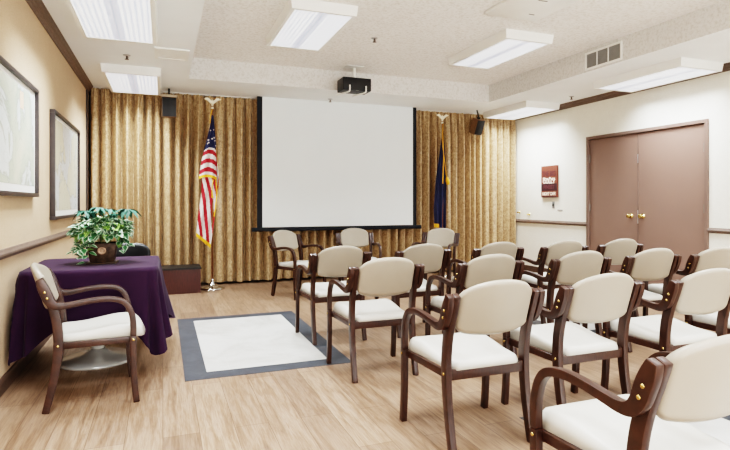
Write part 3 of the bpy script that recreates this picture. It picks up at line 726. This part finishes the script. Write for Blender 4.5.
def add_knob(y, z, label):
    t = thing('wall_knob', label, 'wall knob', (XR, y, z), group='small brass wall knobs')  # each is a plain brass knob on the wall
    bm = bmesh.new(); bm_lathe(bm, [(0.022, 0), (0.022, 0.005), (0.010, 0.012), (0.010, 0.03), (0.018, 0.04), (0.012, 0.052)], 0, 0, 16)
    bmesh.ops.rotate(bm, verts=bm.verts, cent=(0, 0, 0), matrix=Matrix.Rotation(R(-90), 3, 'Y')); obj('knob', bm, M['brass'], t)
add_knob(7.66, 0.995, 'small brass knob on the cream wall above the chair rail')
add_knob(7.93, 1.03, 'small brass knob on the cream wall right beside the curtain edge')

# ------------------------------------------------------------------ table, cloth, plant
TX0, TX1, TY0, TY1, TZ = -0.895, -0.035, 4.06, 4.98, 0.737
tcx, tcy = (TX0+TX1)/2, (TY0+TY1)/2
t = thing('pedestal_table', 'pedestal table with a round silver base hidden under purple cloth', 'table', (tcx, tcy, 0))
bm = bmesh.new(); bm_box(bm, TX0-tcx+0.04, TX1-tcx-0.04, TY0-tcy+0.04, TY1-tcy-0.04, TZ-0.035, TZ-0.008); bevel(bm, 0.012, 3); obj('table_top', bm, M['white'], t, 40)
bm = bmesh.new(); bm_lathe(bm, [(0.275, 0.0), (0.275, 0.012), (0.26, 0.022), (0.20, 0.034), (0.10, 0.05), (0.06, 0.075), (0.055, 0.09)], 0, 0, 48); obj('base', bm, M['basewhite'], t)
bm = bmesh.new(); bm_lathe(bm, [(0.045, 0.08), (0.045, 0.70), (0.12, 0.715), (0.12, 0.72)], 0, 0, 28); obj('column', bm, M['white'], t)
def tablecloth():
    bm = bmesh.new(); hx, hy, rc = (TX1-TX0)/2, (TY1-TY0)/2, 0.075
    per = []
    for (sx, sy, a0) in ((1, -1, -90), (1, 1, 0), (-1, 1, 90), (-1, -1, 180)):
        for k in range(17):
            a = R(a0 + 90*k/16); per.append((sx*(hx-rc)+rc*math.cos(a), sy*(hy-rc)+rc*math.sin(a), math.cos(a), math.sin(a), 1 - abs(k-8)/8.0, (sx, sy)))
        # straight run to the next corner
        nx_ = {(1, -1): (1, 1), (1, 1): (-1, 1), (-1, 1): (-1, -1), (-1, -1): (1, -1)}[(sx, sy)]
        a = R(a0+90); p0 = (sx*(hx-rc)+rc*math.cos(a), sy*(hy-rc)+rc*math.sin(a))
        p1 = (nx_[0]*(hx-rc)+rc*math.cos(a), nx_[1]*(hy-rc)+rc*math.sin(a))
        for k in range(1, 26):
            f = k/26; per.append((p0[0]*(1-f)+p1[0]*f, p0[1]*(1-f)+p1[1]*f, math.cos(a), math.sin(a), -min(f, 1-f), (sx, sy) if f < 0.5 else nx_))
    n = len(per); rows = []
    nz = 26
    for j in range(nz+1):
        h = j/nz; row = []
        for i, (x, y, nx, ny, c, cor) in enumerate(per):
            if c >= 0: near = 0.0; cc = 1.0 - 0.25*abs(1-c)
            else: near = -c; cc = max(0, 0.75 - near*3.2)
            drop = 0.385 + 0.195*max(0, cc)**1.3
            amp = 0.020 + 0.0*cc
            und = 0.5+0.5*math.sin(i*0.42 + 0.8*math.sin(i*0.13))
            out = h*(0.012 + 0.020*und)*(0.35 if ny < -0.9 else 1) + (h**1.25)*0.075*max(0, cc)**1.6 
            if c >= 0: out += h*0.045*math.cos(c*math.pi*2.2)
            z = TZ + 0.002 - drop*h
            edge = 0.010*(1-(1-min(1, h*12))**2)
            if cor == (1, -1) and c >= 0:      # near right corner: tip falls towards the room, low
                kk = (i - 0) / 16.0; out -= h*0.03; drop += 0.06*math.exp(-((kk-0.25)/0.18)**2) - 0.05*max(0, kk-0.6)
                z = TZ + 0.002 - drop*h
            if cor == (1, 1): out += h*0.06*(max(0, c) if c >= 0 else max(0, 1-near*6)*0.3)
            px, py = x + nx*(out+edge), y + ny*(out+edge)
            px = max(px, XL + 0.03 + 0.004*math.sin(i) - tcx)
            row.append(bm.verts.new((px, py, z - (0.006 if j > 0 else 0))))
        rows.append(row)
    for j in range(nz):
        for i in range(n): bm.faces.new((rows[j][i], rows[j][(i+1) % n], rows[j+1][(i+1) % n], rows[j+1][i])).smooth = True
    # top
    inner = [bm.verts.new((x*0.9, y*0.9, TZ+0.003)) for (x, y, *_) in per]
    for i in range(n): bm.faces.new((rows[0][i], rows[0][(i+1) % n], inner[(i+1) % n], inner[i])).smooth = True
    bm.faces.new(inner)
    o = obj('tablecloth', bm, M['purple']); o.location = (tcx, tcy, 0)
    return tag(o, 'purple tablecloth draped over the table by the left wall', 'tablecloth')
tablecloth()

PX, PY = -0.43, 4.52
t = thing('potted_plant', 'variegated ivy in a square copper pot on the purple tablecloth', 'potted plant', (PX, PY, TZ+0.003))
bm = bmesh.new(); a, b = 0.082, 0.098
A = [bm.verts.new((s*a, q*a, 0.012)) for s, q in ((-1, -1), (1, -1), (1, 1), (-1, 1))]; B = [bm.verts.new((s*b, q*b, 0.155)) for s, q in ((-1, -1), (1, -1), (1, 1), (-1, 1))]
D = [bm.verts.new((s*(b-0.01), q*(b-0.01), 0.155)) for s, q in ((-1, -1), (1, -1), (1, 1), (-1, 1))]; E_ = [bm.verts.new((s*(a-0.006), q*(a-0.006), 0.13)) for s, q in ((-1, -1), (1, -1), (1, 1), (-1, 1))]
for k in range(4):
    q = (k+1) % 4; bm.faces.new((A[k], A[q], B[q], B[k])); bm.faces.new((B[k], B[q], D[q], D[k])); bm.faces.new((D[k], D[q], E_[q], E_[k]))
bm.faces.new(A[::-1]); bm.faces.new(E_)
bevel(bm, 0.008, 2); pot = obj('pot', bm, M['pot'], t, 40)
bm = bmesh.new(); bm_lathe(bm, [(0.030, 0), (0.030, 0.004), (0.022, 0.007), (0.018, 0.004), (0.010, 0.004), (0.006, 0.008)], 0, 0, 20)
bmesh.ops.rotate(bm, verts=bm.verts, cent=(0, 0, 0), matrix=Matrix.Rotation(R(90-6), 3, 'X')); bmesh.ops.translate(bm, verts=bm.verts, vec=(0, -0.0915, 0.10)); obj('medallion', bm, M['potlight'], pot)
bm = bmesh.new(); bm_box(bm, -0.105, 0.105, -0.105, 0.105, 0, 0.010); bevel(bm, 0.004); obj('saucer', bm, M['pot'], t, 40)
bm = bmesh.new(); bm_box(bm, -0.084, 0.084, -0.084, 0.084, 0.128, 0.136); obj('soil', bm, M['soil'], t)
def leaf_mesh(bm, p, d, up, L, Wd, rim=0.22, mi=(0, 1), droop=0.25):
    """two-tone leaf: green heart inside a pale margin"""
    d = Vector(d).normalized(); s = d.cross(Vector(up)).normalized(); n = s.cross(d).normalized()
    prof = [(0.0, 0.05), (0.12, 0.62), (0.3, 0.98), (0.5, 0.92), (0.72, 0.58), (0.9, 0.2), (1.0, 0.0)]
    def P(t_, w): return Vector(p) + d*L*t_ + s*Wd*0.5*w + n*(-droop*L*t_*t_ + 0.12*Wd*abs(w))
    prev = None
    for t_, w in prof:
        wi = max(0, w*(1-rim) - 0.06)
        row = [bm.verts.new(P(t_, -w)), bm.verts.new(P(t_, -wi)), bm.verts.new(P(t_, 0)), bm.verts.new(P(t_, wi)), bm.verts.new(P(t_, w))]
        if prev:
            for k in range(4):
                f = bm.faces.new((prev[k], prev[k+1], row[k+1], row[k])); f.material_index = mi[1] if k in (0, 3) else mi[0]; f.smooth = True
        prev = row
rnd = random.Random(11)
bm = bmesh.new()
for i in range(560):
    th = rnd.uniform(0, 2*math.pi); ph = rnd.random()
    el = math.asin(rnd.uniform(-0.35, 0.95)); rad = rnd.uniform(0.75, 1.0)
    x = 0.188*rad*math.cos(el)*math.cos(th); y = 0.16*rad*math.cos(el)*math.sin(th); z = 0.245 + 0.11*rad*math.sin(el)
    if z < 0.17 and math.hypot(x, y) < 0.125: continue
    dd = Vector((math.cos(th), math.sin(th), rnd.uniform(-0.9, 0.5)+0.3*math.sin(el)))
    s_ = rnd.uniform(0.045, 0.075); kind = rnd.random()
    leaf_mesh(bm, (x, y, z), dd, (rnd.uniform(-.3, .3), rnd.uniform(-.5, .1), 1), s_, s_*0.8, rnd.choice((0.15, 0.35, 0.5)), (0, 1) if kind < 0.8 else (2, 2))
# trailing strands on the left and the front
for (sx, sy, ex, ey, ez, n_) in ((-0.13, -0.06, -0.205, -0.10, 0.03, 22), (-0.10, -0.10, -0.16, -0.16, 0.02, 18), (-0.12, 0.0, -0.20, -0.02, 0.08, 14), (0.12, -0.05, 0.15, -0.09, 0.09, 9), (0.13, 0.03, 0.20, 0.02, 0.12, 10), (-0.08, -0.12, -0.09, -0.18, 0.015, 8)):
    for k in range(n_):
        f = rnd.random(); x = sx+(ex-sx)*f+rnd.uniform(-.02, .02); y = sy+(ey-sy)*f+rnd.uniform(-.02, .02); z = 0.19+(ez-0.19)*f**1.2
        s_ = rnd.uniform(0.04, 0.065); leaf_mesh(bm, (x, y, max(0.02, z)), (rnd.uniform(-1, 1), rnd.uniform(-1, 0.1), rnd.uniform(-0.5, 0.1)), (0, -0.3, 1), s_, s_*0.8, rnd.choice((0.2, 0.4)), (0, 1) if rnd.random() < 0.8 else (2, 2), 0.1)
for v in bm.verts: v.co.z = max(v.co.z, 0.006)
obj('ivy_foliage', bm, [M['leafg'], M['leafw'], M['leafy']], t, recalc=False)
bm = bmesh.new(); bs = bmesh.new()
for (hx_, hy_, hz_, n_, L_) in ((-0.12, 0.02, 0.400, 9, 0.10), (-0.03, -0.03, 0.425, 8, 0.08), (0.045, 0.0, 0.410, 8, 0.08), (0.175, -0.03, 0.410, 9, 0.11), (-0.06, 0.06, 0.395, 7, 0.08), (0.09, 0.05, 0.375, 8, 0.09), (0.0, 0.03, 0.415, 7, 0.07)):
    bm_tube(bs, smooth_pts([(hx_*0.2, hy_*0.2, 0.13), (hx_*0.6, hy_*0.5, 0.13+(hz_-0.13)*0.6), (hx_, hy_, hz_)], 3), 0.0035, 6)
    for k in range(n_):
        a = 2*math.pi*k/n_ + rnd.uniform(-.15, .15); leaf_mesh(bm, (hx_+0.01*math.cos(a), hy_+0.01*math.sin(a), hz_), (math.cos(a), math.sin(a), rnd.uniform(-0.35, 0.05)), (0, 0, 1), L_*rnd.uniform(.85, 1.1), L_*0.42, 0.1, (0, 0), 0.55)
obj('umbrella_leaves', bm, M['leafd'], t, recalc=False); obj('stems', bs, M['stem'], t)

# ------------------------------------------------------------------ black chair behind the table
t = thing('stacking_chair', 'black chair behind the purple table, only its rounded back top showing', 'chair', (-0.325, 5.50, 0), R(180))
bm = bmesh.new()
def cf(u, v):
    a = 2*u-1; s = abs(a); zt = 0.82-0.02*s**2-0.06*s**8; zb = 0.56+0.05*s**8; z = zb+(zt-zb)*v
    return (0.215*a, 0.0+0.35*a*a*0.1, z), a, v
def ce(a, b): e = max(0, min(1, min((1-abs(a))/0.1, (0.5-abs(b-0.5))/0.1))); return math.sqrt(1-(1-e)**2)
def cF(u, v): p, a, b = cf(u, v); return (p[0], p[1]-0.018*ce(a, b), p[2])
def cB(u, v): p, a, b = cf(u, v); return (p[0], p[1]+0.018*ce(a, b), p[2])
solid_grid(bm, cF, cB, 24, 14); obj('backrest', bm, M['black'], t)
bm = bmesh.new(); bm_box(bm, -0.21, 0.21, -0.02, 0.40, 0.42, 0.47); bevel(bm, 0.02, 3); obj('seat', bm, M['black'], t, 50)
for sx in (-1, 1):
    bm = bmesh.new(); bm_tube(bm, smooth_pts([(sx*0.2, -0.05, 0), (sx*0.19, 0.0, 0.42), (sx*0.17, 0.02, 0.60)], 3), 0.011, 10); obj('leg', bm, M['black'], t)
    bm = bmesh.new(); bm_tube(bm, [(sx*0.2, 0.42, 0), (sx*0.19, 0.36, 0.43)], 0.011, 10); obj('leg', bm, M['black'], t)

# ------------------------------------------------------------------ world, camera
w = bpy.data.worlds.new('World'); bpy.context.scene.world = w; w.use_nodes = True
w.node_tree.nodes['Background'].inputs['Color'].default_value = (0.8, 0.85, 1, 1); w.node_tree.nodes['Background'].inputs['Strength'].default_value = 0.3
cam = bpy.data.cameras.new('Camera'); co = bpy.data.objects.new('Camera', cam); C.objects.link(co)
cam.sensor_width = 36; cam.sensor_fit = 'HORIZONTAL'; cam.lens = 529.45/730*36
cam.shift_y = -(225-202.8)/730; cam.clip_start = 0.05
co.location = (0, 0, 1.2); co.rotation_euler = (R(90), 0, -math.atan((365-162.89)/529.45))
sc = bpy.context.scene; sc.camera = co
sc.view_settings.view_transform = 'Filmic'; sc.view_settings.look = 'Very High Contrast'; sc.view_settings.exposure = 0.5
sc.cycles.max_bounces = 10; sc.cycles.diffuse_bounces = 6
